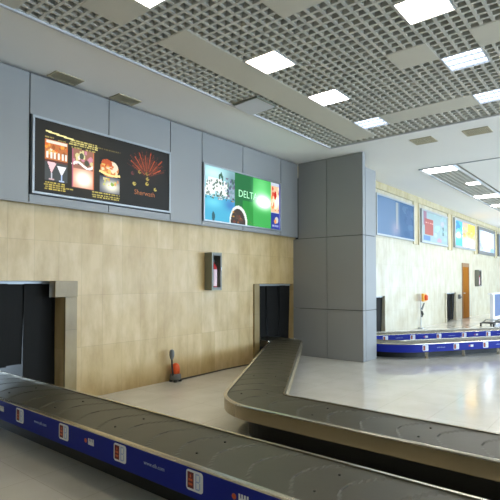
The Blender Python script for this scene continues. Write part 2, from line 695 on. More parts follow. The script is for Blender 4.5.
# loose access tile hanging slightly below the grid
t = thing('access_hatch', 'pale hatch tile hanging slightly open from the ceiling grid above the green billboard', 'ceiling hatch',
          (5.08, 4.05, C1))
b = newbm()
box(b, -0.195, 0.195, -0.20, 0.20, -0.008, 0.0)
o = obj('hatch_tile', b, M['trim_white'])
o.parent = t
o.location = (0, 0, -0.026)
o.rotation_euler = (math.radians(-5), math.radians(3), math.radians(3))
b = newbm()
for (x0, x1, y0, y1) in ((-0.215, 0.215, -0.215, -0.195), (-0.215, 0.215, 0.195, 0.215), (-0.215, -0.195, -0.195, 0.195), (0.195, 0.215, -0.195, 0.195)):
    box(b, x0, x1, y0, y1, -0.016, 0.02)
o = obj('hatch_frame', b, M['cabinet'])
o.parent = t
o.location = (0, 0, -0.004)

# ------------------------------------------------------------------ grey cladding over the stone wall, and the column
bm = newbm()
box(bm, XW, 8.21, PY + 0.02, WY, 2.43, 3.90)
box(bm, XW, 8.21, PY + 0.06, WY, 3.90, C1)
backer = struct('wall_cladding', bm, M['joint'])
G = 0.006
panels = [(XW, -1.5, 2.42, 3.915), (-1.5, 0.55, 2.42, 3.915), (0.55, 2.62, 2.42, 3.915),
          (2.62, 3.68, 3.44, 3.915), (3.68, 4.75, 3.44, 3.915), (2.62, 3.68, 2.42, 2.51), (3.68, 4.75, 2.42, 2.51),
          (4.75, 5.42, 2.42, 3.915), (5.42, 6.44, 3.43, 3.915), (6.44, 7.60, 3.43, 3.915), (5.42, 6.44, 2.42, 2.48), (6.44, 7.60, 2.42, 2.48),
          (7.60, 8.205, 2.42, 3.915)]
for x0, x1, z0, z1 in panels:
    b = newbm()
    box(b, x0 + G, x1 - G, PY, PY + 0.03, z0, z1)
    obj('grey_panel', b, M['panel'], backer, bevel=0.003)
# thin light bead under the cladding
b = newbm()
box(b, XW, 8.2, PY + 0.005, PY + 0.03, 2.405, 2.42)
obj('bottom_bead', b, M['panel'], backer)

bm = newbm()
box(bm, 8.29, 8.75, 3.98, WY, 0, 3.65)
colm = struct('wall_column', bm, M['joint'])
G = 0.005
for z0, z1 in ((0.0, 0.96), (0.96, 2.38), (2.38, 3.935)):
    for y0, y1 in ((3.96, 4.73), (4.73, 5.52 if z1 < 2.4 else 5.395)):
        b = newbm()
        box(b, 8.21, 8.31, y0 + (G if y0 > 4 else 0), y1 - (G if y1 < 5 else 0), z0 + G, z1 - G)
        obj('grey_panel', b, M['panel'], colm, bevel=0.002)
b = newbm()
box(b, 8.225, 8.30, 3.97, 5.38, 0.0, 3.93)
obj('panel_backing', b, M['joint'], colm)
for z0, z1 in ((0.0, 0.96), (0.96, 2.38), (2.38, 3.67)):
    b = newbm()
    box(b, 8.315, 8.77, 3.955, 3.985, z0 + G, z1 - G)
    obj('grey_panel', b, M['panel'], colm, bevel=0.002)
    b = newbm()
    box(b, 8.745, 8.775, 3.99, WY, z0 + G, z1 - G)
    obj('grey_panel', b, M['panel'], colm, bevel=0.002)
b = newbm()
box(b, 8.315, 8.77, 3.96, WY, 3.65, 3.672)
obj('top_cap', b, M['panel'], colm)

# frieze and pilasters on the stone wall beyond the column
bm = newbm()
box(bm, 8.78, XE, WY - 0.05, WY, 4.06, C2)
struct('trim_3', bm, M['stone_cream'])
k = 4
for x in (11.9, 15.22, 18.80, 22.50, 26.3, 30.0):
    bm = newbm()
    box(bm, x - 0.22, x + 0.17, WY - 0.03, WY, 2.70, 4.06)
    box(bm, x + 0.17, x + 0.20, WY - 0.055, WY, 2.70, 4.20)
    struct('trim_%d' % k, bm, M['stone_cream'])
    k += 1

# ------------------------------------------------------------------ belt openings


def surround(x0, x1, h, k, blocks=True, right=True, left=True):
    b = newbm()
    if right:
        box(b, x1, x1 + 0.16, WY - 0.035, WY, 0, h - 0.20 if blocks else h)
        if blocks:
            box(b, x1 - 0.14, x1 + 0.16, WY - 0.045, WY + 0.10, h - 0.20, h)
    if left:
        box(b, x0 - 0.15, x0, WY - 0.035, WY, 0, h)
    struct('trim_%d' % k, b, M['stone_daylit'] if x0 > 9 else M['stone_dark'], bevel=0.004)


surround(1.45, 3.13, 1.51, 20)
surround(7.03, 8.21, 1.46, 21, blocks=False, right=False)
surround(18.33, 19.62, 1.08, 23, blocks=False, right=False)


def curtain(x0, x1, h, zb, y, n, label, seed, thin_gap=0.0, group='rubber strip curtains in the belt openings'):
    r = random.Random(seed)
    t = thing('strip_curtain', label, 'strip curtain', ((x0 + x1) / 2, y, h), group)
    b = newbm()
    box(b, x0, x1, y - 0.02, y + 0.02, h - 0.035, h)
    obj('curtain_rail', b, M['frame_grey'], t)
    w = (x1 - x0) / n
    for k in range(n):
        b = newbm()
        a = x0 + k * w
        sw = r.uniform(-0.006, 0.006)
        taper = r.uniform(0.0, thin_gap)
        zz = zb(a + w / 2) if callable(zb) else zb
        zz += r.uniform(0.0, 0.03)
        ns = 8
        prev = None
        yy0 = y + (0.016 if k % 2 else -0.016)
        for s in range(ns + 1):
            f = s / ns
            z = (h - 0.03) * (1 - f) + zz * f
            xa = a + taper * f + sw * f
            xb = a + w + (0.012 if k != 3 else -0.004) - taper * f + sw * f
            yo = yy0 + 0.02 * math.sin(f * 2.2 + k)
            row = [b.verts.new((xa, yo, z)), b.verts.new((xb, yo, z)), b.verts.new((xb, yo + 0.006, z)), b.verts.new((xa, yo + 0.006, z))]
            if prev:
                for q in range(4):
                    b.faces.new((prev[q], prev[(q + 1) % 4], row[(q + 1) % 4], row[q]))
            prev = row
        obj('rubber_strip', b, M['rubber'], t)


curtain(1.45, 3.13, 1.508, lambda x: 0.49 if 1.93 < x < 2.72 else 0.10, 5.70, 8,
        'black rubber strip curtain in the left belt opening, daylight leaking under it', 3, 0.012)
curtain(7.03, 8.205, 1.455, lambda x: 0.42 if 7.25 < x < 7.95 else 0.10, 5.62, 6,
        'black rubber strip curtain in the belt opening beside the grey column', 4, 0.006)
curtain(11.47, 12.80, 1.095, 0.03, 5.60, 6, 'dark strip curtain in the opening just right of the grey column', 5, 0.006)
curtain(18.35, 19.60, 1.075, 0.03, 5.60, 6, 'dark strip curtain in the opening left of the brown door', 6, 0.01)

# service tunnels behind the openings, open to daylight at the back
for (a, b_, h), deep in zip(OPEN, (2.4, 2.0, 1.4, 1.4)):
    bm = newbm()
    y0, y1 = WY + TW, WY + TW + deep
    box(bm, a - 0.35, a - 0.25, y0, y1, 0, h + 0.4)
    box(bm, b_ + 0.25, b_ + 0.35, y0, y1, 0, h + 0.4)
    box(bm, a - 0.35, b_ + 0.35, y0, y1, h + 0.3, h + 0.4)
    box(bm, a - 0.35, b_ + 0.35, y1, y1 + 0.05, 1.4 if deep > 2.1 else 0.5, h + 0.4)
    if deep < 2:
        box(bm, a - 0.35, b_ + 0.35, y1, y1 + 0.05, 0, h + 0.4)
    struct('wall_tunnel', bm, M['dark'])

# ------------------------------------------------------------------ carousels


def fillet(pts, radii, step=0.05, closed=False):
    out = []
    n = len(pts)
    for i in range(n):
        p = Vector(pts[i])
        if not closed and i in (0, n - 1):
            out.append(p)
            continue
        a, c = Vector(pts[i - 1]), Vector(pts[(i + 1) % n])
        d1, d2 = (a - p).normalized(), (c - p).normalized()
        ang = math.acos(max(-1, min(1, d1.dot(d2))))
        r = radii[i]
        if r <= 0:
            out.append(p)
            continue
        tl = r / math.tan(ang / 2)
        s, e = p + d1 * tl, p + d2 * tl
        cen = p + (d1 + d2).normalized() * (r / math.sin(ang / 2))
        a0 = math.atan2(s.y - cen.y, s.x - cen.x)
        a1 = math.atan2(e.y - cen.y, e.x - cen.x)
        da = (a1 - a0 + math.pi) % (2 * math.pi) - math.pi
        m = max(4, int(abs(da) * (r + 0.3) / step))
        for k in range(m + 1):
            t = a0 + da * k / m
            out.append(Vector((cen.x + r * math.cos(t), cen.y + r * math.sin(t))))
    return out


def resample(path, step, closed=False):
    pts = list(path) + ([path[0]] if closed else [])
    out = [pts[0].copy()]
    acc = 0.0
    for a, b in zip(pts, pts[1:]):
        L = (b - a).length
        if L < 1e-6:
            continue
        t = step - acc
        while t < L:
            out.append(a + (b - a) * (t / L))
            t += step
        acc = L - (t - step)
    if not closed:
        out.append(pts[-1].copy())
    return out


def normals(path, closed=False):
    ns = []
    n = len(path)
    for i in range(n):
        if closed:
            a, b = path[i - 1], path[(i + 1) % n]
        else:
            a, b = path[max(i - 1, 0)], path[min(i + 1, n - 1)]
        d = (b - a).normalized()
        ns.append(Vector((d.y, -d.x)))     # right-hand side
    return ns


def sweep(bm, path, prof, closed=False, mi=0, cap=True):
    """prof: closed loop of (offset to the right, z)."""
    ns = normals(path, closed)
    rings = []
    for p, nn in zip(path, ns):
        rings.append([bm.verts.new((p.x + nn.x * o, p.y + nn.y * o, z)) for o, z in prof])
    m = len(prof)
    cnt = len(rings)
    for i in range(cnt if closed else cnt - 1):
        a, b = rings[i], rings[(i + 1) % cnt]
        for k in range(m):
            bm.faces.new((a[k], b[k], b[(k + 1) % m], a[(k + 1) % m])).material_index = mi
    if not closed and cap:
        bm.faces.new(rings[0]).material_index = mi
        bm.faces.new(rings[-1][::-1]).material_index = mi


def carousel(path, hw, h, band, label, side_r, side_l, closed=False, plate=0.30, kick_in=0.15, legs=None):
    c0 = path[0]
    t = thing('baggage_carousel', label, 'baggage carousel', (c0.x, c0.y, 0))
    p1 = resample(path, 0.05, closed)
    # frame under the belt and the recessed plinth
    b = newbm()
    ki = hw - kick_in
    sweep(b, p1, [(-ki, 0), (ki, 0), (ki, band), (-ki, band)], closed)
    obj('plinth', b, M['kick'], t)
    b = newbm()
    sweep(b, p1, [(-hw + 0.01, band), (hw - 0.01, band), (hw - 0.01, h - 0.03), (-hw + 0.01, h - 0.03)], closed)
    obj('frame', b, M['kick'], t)
    sides = []
    for sgn, m in ((1, side_r), (-1, side_l)):
        b = newbm()
        sweep(b, p1, [(sgn * (hw - 0.012), band - 0.004), (sgn * hw, band - 0.004), (sgn * hw, h - 0.012), (sgn * (hw - 0.012), h - 0.012)], closed)
        sides.append(obj('side_panel', b, m, t, smooth=True))
        b = newbm()
        sweep(b, p1, [(sgn * (hw - 0.030), h - 0.014), (sgn * (hw + 0.004), h - 0.014), (sgn * (hw + 0.004), h - 0.004),
                      (sgn * (hw - 0.008), h), (sgn * (hw - 0.030), h)], closed)
        obj('edge_rim', b, M['steel_rim'], t, smooth=True)
    # belt of overlapping crescent plates
    p2 = resample(path, 0.012, closed)
    ns = normals(p2, closed)
    nt_ = 14
    b = newbm()
    rings = []
    bw = hw - 0.034
    for i, (p, nn) in enumerate(zip(p2, ns)):
        s = i * 0.012
        ring = []
        for q in range(nt_ + 1):
            f = -1 + 2 * q / nt_
            ph = (s + 0.16 * (1 - f * f)) / plate
            fr = ph - math.floor(ph)
            z = h - 0.012 + 0.004 * fr
            ring.append(b.verts.new((p.x + nn.x * bw * f, p.y + nn.y * bw * f, z)))
        rings.append(ring)
    cnt = len(rings)
    for i in range(cnt if closed else cnt - 1):
        a, c = rings[i], rings[(i + 1) % cnt]
        for q in range(nt_):
            fc = b.faces.new((a[q], c[q], c[q + 1], a[q + 1]))
            dz = abs(a[q].co.z - c[q].co.z) + abs(a[q + 1].co.z - c[q + 1].co.z)
            fc.material_index = 1 if dz > 0.0055 else 0
    # bolt heads on the plates
    tot = cnt * 0.012
    k = 0
    while (k + 0.6) * plate < tot - 0.05:
        for f in ((-0.45, 0.5) if k % 3 == 0 else ()):
            s = (k + 0.55) * plate - 0.16 * (1 - f * f)
            if s > 0.02:
                i = int(s / 0.012)
                p, nn = p2[i], ns[i]
                lathe(b, [(0.009, h - 0.012), (0.009, h - 0.004), (0.005, h - 0.0015)], p.x + nn.x * bw * f, p.y + nn.y * bw * f, 8, 1)
        k += 1
    obj('belt', b, [M['belt'], M['belt_dark']], t)
    return t, sides, p1


def logo_mesh(hh):
    """White rounded badge: dark red square with orange bars beside a grey letter B."""
    w = hh * 1.15
    b = newbm()
    r = hh * 0.16
    pts = []
    for cx, cy, a0 in ((w / 2 - r, hh / 2 - r, 0), (-w / 2 + r, hh / 2 - r, 90), (-w / 2 + r, -hh / 2 + r, 180), (w / 2 - r, -hh / 2 + r, 270)):
        for k in range(5):
            a = math.radians(a0 + k * 22.5)
            pts.append((cx + r * math.cos(a), cy + r * math.sin(a)))
    prism(b, pts, 0.0, 0.001, 0)
    s = hh * 0.78
    box(b, -w * 0.42, -w * 0.42 + s * 0.55, -s / 2, s / 2, 0.001, 0.0018, 1)
    x0 = -w * 0.42 + s * 0.10
    box(b, x0, x0 + s * 0.35, -s * 0.32, -s * 0.18, 0.0018, 0.0024, 2)
    box(b, x0, x0 + s * 0.35, -s * 0.05, s * 0.09, 0.0018, 0.0024, 2)
    box(b, x0 + s * 0.12, x0 + s * 0.23, s * 0.16, s * 0.34, 0.0018, 0.0024, 2)
    # letter B: two stacked bowls
    x0 = w * 0.06
    for (a, c, d, e) in ((x0, x0 + s * 0.08, -s / 2, s / 2), (x0, x0 + s * 0.34, s * 0.42, s / 2), (x0, x0 + s * 0.34, -s * 0.04, s * 0.04),
                         (x0, x0 + s * 0.34, -s / 2, -s * 0.42), (x0 + s * 0.34, x0 + s * 0.42, s * 0.04, s * 0.42),
                         (x0 + s * 0.34, x0 + s * 0.42, -s * 0.42, -s * 0.04)):
        box(b, a, c, d, e, 0.001, 0.0018, 3)
    me = bpy.data.meshes.new('logo')
    b.to_mesh(me)
    b.free()
    for m in (M['white'], M['maroon'], M['orange_print'], M['pale_blue']):
        me.materials.append(m)
    return me


def dress_banner(root, banner, pts, hh, z):
    """pts: list of (x, y, normal, kind)"""
    lg = logo_mesh(hh)
    for (x, y, n, kind) in pts:
        n = Vector(n).normalized()
        mtx = face_matrix((x + n.x * 0.0012, y + n.y * 0.0012, z), (n.x, n.y))
        mtx = Matrix.Translation(-root.location) @ mtx
        if kind == 'logo':
            o = bpy.data.objects.new('logo', lg)
        elif kind == 'web':
            me = text_mesh('www.eib.com', hh * 0.22)
            if not me.materials:
                me.materials.append(M['pale_blue'])
            o = bpy.data.objects.new('web_address', me)
        else:
            b = newbm()
            lathe(b, [(hh * 0.13, 0), (hh * 0.13, 0.001)], -hh * 0.42, 0.0, 14, 0)
            box(b, -hh * 0.15, hh * 0.45, -hh * 0.18, hh * 0.02, 0, 0.001, 1)
            for q in range(4):
                box(b, -hh * 0.15 + q * hh * 0.16, -hh * 0.15 + q * hh * 0.16 + hh * 0.10, hh * 0.02, hh * 0.20, 0, 0.001, 1)
            me = bpy.data.meshes.new('red_and_white_mark')
            b.to_mesh(me)
            b.free()
            me.materials.append(M['orange_print'])
            me.materials.append(M['white'])
            o = bpy.data.objects.new('red_and_white_mark', me)
        COL.objects.link(o)
        o.parent = banner
        o.matrix_parent_inverse = Matrix.Identity(4)
        o.matrix_basis = Matrix.Translation(root.location) @ mtx


# carousel 1, blue advert band, coming straight out of the left opening
H1 = 0.38
path = [Vector((2.375, 7.7)), Vector((2.375, -2.2))]
c1, s1, _ = carousel(path, 0.325, H1, 0.19,
                     'long dark conveyor with blue advert band running from the left wall opening across the foreground',
                     M['blue'], M['steel'], kick_in=0.16)
s1[0].name = 'advert_band'
pts = []
y = 4.35 + 0.75 * 2
k = -2
while y > -2:
    n_ = (-1, 0)
    pts.append((2.05, y, n_, 'logo'))
    pts.append((2.05, y - 0.37, n_, 'web' if k % 2 == 0 else 'mark'))
    y -= 0.75
    k += 1
dress_banner(c1, s1[0], pts, 0.125, 0.29)

# carousel 2, stainless side, swinging out of the opening beside the column
cd = Vector((0.861, 0.508))
pc = Vector((4.66, 3.53))
xv = 3.62
pb = pc + cd * ((xv - pc.x) / cd.x)
pt = pc + cd * ((7.60 - pc.x) / cd.x)
path = fillet([(7.60, 7.2), tuple(pt), tuple(pb), (xv, -2.2)], [0, 0.42, 0.40, 0])
c2, s2, _ = carousel(path, 0.31, H1, 0.255,
                     'curved dark conveyor with stainless side bending out of the opening beside the grey column',
                     M['steel'], M['steel'], kick_in=0.24)
s2[0].name = 'steel_side_panel'

# carousel 3, closed loop in the far bay with blue advert bands
H3 = 0.30
d3 = Vector((0.846, -0.533))
n3 = Vector((0.533, 0.846))
S = Vector((9.32, 3.215))
cen = S + n3 * 1.10
R3 = 0.79
L3 = 8.5
loop = []
for k in range(25):                       # near end turn
    a = math.pi * k / 24
    loop.append(cen + (n3 * math.cos(a) * -1 * -1) * R3 * 1 - d3 * math.sin(a) * R3)
# loop currently runs from the wall side round the end to the near side
cen2 = cen + d3 * L3
for k in range(25):
    a = math.pi * k / 24
    loop.append(cen2 - n3 * math.cos(a) * R3 + d3 * math.sin(a) * R3)
c3, s3, p3 = carousel(loop, 0.31, H3, 0.14,
                      'far looped conveyor with blue advert bands and white logos beyond the grey column',
                      M['blue'], M['blue'], closed=True, kick_in=0.27)
for s_ in s3:
    s_.name = 'advert_band'
pts = []
sgn_near = -n3
for k in range(21):
    q = S + d3 * (0.02 + 0.37 * k)
    pts.append((q.x, q.y, (-n3.x, -n3.y), ('logo', 'web', 'logo', 'mark')[k % 4]))
pts2 = []
for k in range(21):
    q = S + n3 * 1.58 + d3 * (0.20 + 0.37 * k)
    pts2.append((q.x, q.y, (-n3.x, -n3.y), ('logo', 'web', 'logo', 'mark')[k % 4]))


def which_side(pt):
    # the outer and inner bands: decide which side mesh holds the point
    best = []
    for s_ in s3:
        best.append(min((v.co.x - pt[0]) ** 2 + (v.co.y - pt[1]) ** 2 for v in s_.data.vertices))
    return s3[0] if best[0] < best[1] else s3[1]


dress_banner(c3, which_side(pts[3]), pts, 0.115, 0.215)
dress_banner(c3, which_side(pts2[3]), pts2, 0.115, 0.215)
# short steel feet of the far loop
b_pts = [S + d3 * v + n3 * 0.07 for v in (0.1, 1.0, 1.9, 2.8, 3.7, 4.6)]
for q in b_pts:
    b = newbm()
    box(b, q.x - 0.025, q.x + 0.025, q.y - 0.025, q.y + 0.025, 0.0, 0.14)
    obj('foot', b, M['steel_rim'], c3)


# ------------------------------------------------------------------ printed and backlit art
class Canvas:
    def __init__(s, w, h, bgc):
        s.w, s.h = w, h
        s.a = np.zeros((h, w, 3))
        s.a[:] = bgc
        s.X, s.Y = np.meshgrid((np.arange(w) + 0.5) / w, 1 - (np.arange(h) + 0.5) / h)

    def mask(s, m, c, al=1.0):
        s.a[m] = s.a[m] * (1 - al) + np.array(c, float) * al

    def rect(s, x0, x1, y0, y1, c, al=1.0):
        s.mask((s.X >= x0) & (s.X <= x1) & (s.Y >= y0) & (s.Y <= y1), c, al)

    def ell(s, cx, cy, rx, ry, c, al=1.0):
        s.mask(((s.X - cx) / rx) ** 2 + ((s.Y - cy) / ry) ** 2 <= 1, c, al)

    def soft(s, cx, cy, rx, ry, c, al=1.0, rect=None):
        d = np.exp(-(((s.X - cx) / rx) ** 2 + ((s.Y - cy) / ry) ** 2) * 1.5) * al
        if rect:
            d = d * ((s.X >= rect[0]) & (s.X <= rect[1]) & (s.Y >= rect[2]) & (s.Y <= rect[3]))
        s.a = s.a * (1 - d[..., None]) + np.array(c, float) * d[..., None]

    def tri(s, p, c, al=1.0):
        (x1, y1), (x2, y2), (x3, y3) = p
        d = (y2 - y3) * (x1 - x3) + (x3 - x2) * (y1 - y3)
        a = ((y2 - y3) * (s.X - x3) + (x3 - x2) * (s.Y - y3)) / d
        b = ((y3 - y1) * (s.X - x3) + (x1 - x3) * (s.Y - y3)) / d
        s.mask((a >= 0) & (b >= 0) & (a + b <= 1), c, al)

    def words(s, x0, x1, y0, y1, rows, c, al=0.9):
        hh = (y1 - y0) / rows
        for r in range(rows):
            yy = y0 + hh * r
            x = x0 + rng.uniform(0, 0.01)
            while x < x1:
                w = rng.uniform(0.008, 0.03)
                s.rect(x, min(x + w, x1), yy + hh * 0.25, yy + hh * 0.85, c, al * rng.uniform(0.7, 1))
                x += w + 0.005

    def noise(s, x0, x1, y0, y1, cols, n, rx, ry, al=0.9):
        for _ in range(n):
            cx, cy = rng.uniform(x0, x1), rng.uniform(y0, y1)
            m = (((s.X - cx) / rng.uniform(rx * 0.5, rx)) ** 2 + ((s.Y - cy) / rng.uniform(ry * 0.5, ry)) ** 2 <= 1)
            m &= (s.X >= x0) & (s.X <= x1) & (s.Y >= y0) & (s.Y <= y1)
            s.mask(m, cols[rng.integers(len(cols))], al)


def art_mat(name, lit, glow=1.0):
    m = bpy.data.materials.new(name)
    m.use_nodes = True
    nt = m.node_tree
    P = nt.nodes['Principled BSDF']
    at = nt.nodes.new('ShaderNodeAttribute')
    at.attribute_name = 'art'
    P.inputs['Roughness'].default_value = 0.5
    P.inputs['Specular IOR Level'].default_value = 0.15
    if lit:
        P.inputs['Base Color'].default_value = (0.02, 0.02, 0.02, 1)
        nt.links.new(at.outputs['Color'], P.inputs['Emission Color'])
        P.inputs['Emission Strength'].default_value = glow
    else:
        nt.links.new(at.outputs['Color'], P.inputs['Base Color'])
    return m


M['art_lit'] = art_mat('backlit_print', True, 0.70)
M['art_glow'] = art_mat('strongly_backlit_print', True, 1.3)
M['art'] = art_mat('printed_sheet', False)


def art_mesh(name, cv, x0, x1, z0, z1, y, m, parent):
    w, h = cv.w, cv.h
    me = bpy.data.meshes.new(name)
    xs = np.linspace(x0, x1, w + 1)
    zs = np.linspace(z1, z0, h + 1)
    V = [(xx, y, zz) for zz in zs for xx in xs]
    Fc = []
    for r in range(h):
        for c in range(w):
            i = r * (w + 1) + c
            Fc.append((i, i + w + 1, i + w + 2, i + 1))
    me.from_pydata(V, [], Fc)
    at = me.color_attributes.new('art', 'FLOAT_COLOR', 'CORNER')
    a = np.clip(cv.a, 0, 400) / 255.0
    a = np.where(a <= 0.04045, a / 12.92, ((a + 0.055) / 1.055) ** 2.4)
    col = np.ones((h * w, 4, 4))
    col[:, :, :3] = a.reshape(-1, 1, 3)
    at.data.foreach_set('color', col.ravel())
    me.materials.append(m)
    o = bpy.data.objects.new(name, me)
    COL.objects.link(o)
    o.parent = parent
    o.matrix_parent_inverse = Matrix.Translation(-parent.location)
    return o


def lightbox(name, cv, x0, x1, z0, z1, yf, yb, fw, frame_m, art_m, label, cat, group=None, fdark=None):
    t = thing(name, label, cat, ((x0 + x1) / 2, yb, z0), group)
    b = newbm()
    box(b, x0, x1, yf, yb, z0, z0 + fw)
    box(b, x0, x1, yf, yb, z1 - fw, z1)
    box(b, x0, x0 + fw, yf, yb, z0 + fw, z1 - fw)
    box(b, x1 - fw, x1, yf, yb, z0 + fw, z1 - fw)
    obj('frame', b, frame_m, t, bevel=0.004)
    b = newbm()
    box(b, x0 + fw, x1 - fw, yf + 0.020, yb, z0 + fw, z1 - fw)
    obj('back_box', b, M['dark_plastic'], t)
    art_mesh('poster_face', cv, x0 + fw, x1 - fw, z0 + fw, z1 - fw, yf + 0.016, art_m, t)
    return t


# billboard 1: dark food advert --------------------------------------------------
cv = Canvas(240, 100, (20, 18, 13))
X0, X1, Z0, Z1 = 2.665, 4.705, 2.55, 3.405


def ux(x):
    return (x - X0) / (X1 - X0)


def uz(z):
    return (z - Z0) / (Z1 - Z0)


def R(x0, x1, z0, z1):
    return ux(x0), ux(x1), uz(z0), uz(z1)


cv.soft(0.30, 0.5, 0.32, 0.6, (54, 46, 28), 0.8)
# photo 1
cv.rect(*R(2.79, 3.08, 2.70, 3.19), (52, 44, 44))
cv.rect(*R(2.79, 3.08, 2.95, 3.19), (188, 112, 60))
cv.noise(*R(2.79, 3.08, 2.98, 3.16), [(255, 190, 110), (214, 96, 40), (255, 236, 200), (150, 84, 40), (240, 160, 60)], 26, 0.012, 0.035)
for k in range(6):
    xx = 2.81 + k * 0.048
    cv.rect(*R(xx, xx + 0.025, 2.965, 3.05), (232, 232, 220))
cv.rect(*R(2.81, 3.07, 3.15, 3.185), (226, 232, 220), 0.9)
cv.rect(*R(2.79, 3.08, 2.93, 2.955), (96, 52, 40))
cv.rect(*R(2.79, 3.08, 2.70, 2.93), (66, 70, 70))
cv.tri([(ux(2.82), uz(2.93)), (ux(2.94), uz(2.92)), (ux(2.875), uz(2.79))], (240, 196, 200))
cv.tri([(ux(2.945), uz(2.89)), (ux(3.065), uz(2.89)), (ux(3.005), uz(2.77))], (246, 244, 250))
cv.rect(*R(2.870, 2.882, 2.73, 2.80), (190, 190, 200))
cv.rect(*R(2.999, 3.011, 2.72, 2.79), (170, 190, 226))
cv.rect(*R(2.84, 2.91, 2.715, 2.73), (200, 170, 170))
cv.rect(*R(2.97, 3.04, 2.705, 2.725), (180, 196, 226))
# photo 2
cv.rect(*R(3.14, 3.45, 2.67, 3.16), (150, 104, 84))
cv.noise(*R(3.15, 3.44, 2.96, 3.15), [(96, 60, 66), (206, 140, 160), (222, 214, 150), (64, 70, 54), (236, 220, 214)], 22, 0.016, 0.05)
for k in range(40):
    f = k / 39
    cv.ell(ux(3.15 + 0.28 * f), uz(2.96 + 0.03 * math.sin(f * 6.3)), 0.008, 0.018, (250, 246, 236))
cv.rect(*R(3.15, 3.44, 2.68, 2.91), (222, 140, 110))
cv.soft(ux(3.30), uz(2.79), 0.075, 0.15, (300, 296, 280), 1.0, R(3.16, 3.44, 2.68, 2.92))
cv.rect(*R(3.14, 3.155, 2.68, 3.15), (176, 96, 116))
cv.rect(*R(3.43, 3.45, 2.68, 3.15), (196, 110, 70))
# photo 3
cv.rect(*R(3.53, 3.84, 2.67, 3.12), (30, 24, 20))
cv.ell(ux(3.68), uz(2.99), 0.070, 0.13, (206, 128, 66))
cv.ell(ux(3.72), uz(3.02), 0.045, 0.085, (232, 216, 190))
cv.ell(ux(3.64), uz(3.06), 0.040, 0.06, (186, 84, 40))
cv.noise(*R(3.56, 3.80, 2.93, 3.05), [(240, 190, 100), (210, 110, 50), (250, 226, 180)], 14, 0.014, 0.03)
for k in range(30):
    f = k / 29
    cv.ell(ux(3.54 + 0.29 * f), uz(2.94 - 0.035 * math.sin(f * 2.4)), 0.01, 0.018, (255, 226, 150))
cv.rect(*R(3.53, 3.84, 2.67, 2.885), (60, 66, 84))
cv.soft(ux(3.71), uz(2.76), 0.09, 0.13, (264, 258, 226), 1.0, R(3.53, 3.84, 2.67, 2.88))
cv.noise(*R(3.58, 3.82, 2.76, 2.87), [(214, 214, 90), (120, 160, 60), (236, 226, 160), (230, 150, 80)], 16, 0.012, 0.03, 0.7)
# gold lettering rows
for k in range(60):
    f = k / 59
    cv.ell(ux(2.81 + 0.34 * f), uz(3.285 - 0.03 * f), 0.006, 0.012, (250, 236, 160))
cv.words(ux(3.10), ux(3.50), uz(3.185), uz(3.265), 3, (236, 222, 130))
cv.words(ux(3.50), ux(3.85), uz(3.22), uz(3.245), 1, (140, 124, 60), 0.7)
cv.words(ux(2.78), ux(2.90), uz(3.20), uz(3.225), 1, (190, 170, 90))
cv.words(ux(2.95), ux(3.06), uz(3.195), uz(3.215), 1, (190, 170, 90))
cv.words(ux(3.13), ux(3.27), uz(3.155), uz(3.18), 1, (200, 186, 100))
cv.words(ux(3.32), ux(3.47), uz(3.155), uz(3.18), 1, (200, 186, 100))
cv.words(ux(2.78), ux(3.06), uz(2.59), uz(2.69), 4, (220, 198, 90))
cv.words(ux(3.06), ux(3.16), uz(2.62), uz(2.65), 1, (220, 198, 90))
cv.words(ux(3.42), ux(3.84), uz(2.575), uz(2.665), 3, (220, 204, 104))
# firework fan and brand lettering on the right
for k in range(34):
    a = math.radians(22 + k * 4.1)
    c = [(150, 62, 26), (110, 48, 24), (206, 84, 36), (84, 40, 24)][k % 4]
    r0 = 0.06 + 0.04 * (k % 3)
    for q in range(26):
        rr = r0 + (0.36 + 0.06 * math.sin(k * 2.3) - r0) * q / 25
        xx, zz = 4.30 + rr * math.cos(a) * 0.95, 2.99 + rr * math.sin(a) * 0.9
        if q % 2 == 0 or k % 4 == 2:
            cv.ell(ux(xx), uz(zz), 0.0038, 0.0085, c, 0.75)
cv.soft(ux(4.32), uz(3.1), 0.12, 0.25, (96, 50, 30), 0.35)
for (xx, zz, c) in ((4.17, 3.04, (150, 130, 60)), (4.30, 3.03, (140, 110, 50)), (4.31, 2.96, (170, 150, 70)), (4.30, 2.89, (190, 170, 80)),
                    (4.08, 2.86, (196, 180, 90)), (4.45, 2.83, (196, 180, 90)), (4.05, 3.0, (110, 50, 50))):
    cv.ell(ux(xx), uz(zz), 0.014, 0.03, c, 0.9)
    cv.ell(ux(xx) + 0.006, uz(zz) + 0.01, 0.006, 0.012, (34, 31, 25), 0.9)
bb1 = lightbox('billboard', cv, 2.64, 4.73, 2.52, 3.43, PY - 0.035, PY + 0.02, 0.028, M['frame_grey'], M['art_lit'],
               'long dark backlit billboard with drink, dessert and burger photos on the left grey panels', 'billboard')
M['gold_lit'] = mat('gold_backlit', (150, 84, 30), 0.5, emit=0.25)
M['pale_lit'] = mat('pale_backlit', (176, 226, 184), 0.5, emit=0.35)
me = text_mesh('Sherwath', 0.07)
add_mesh_obj('orange_lettering', me, M['gold_lit'], bb1, face_matrix((4.26, PY - 0.0205, 2.745), (0, -1)))

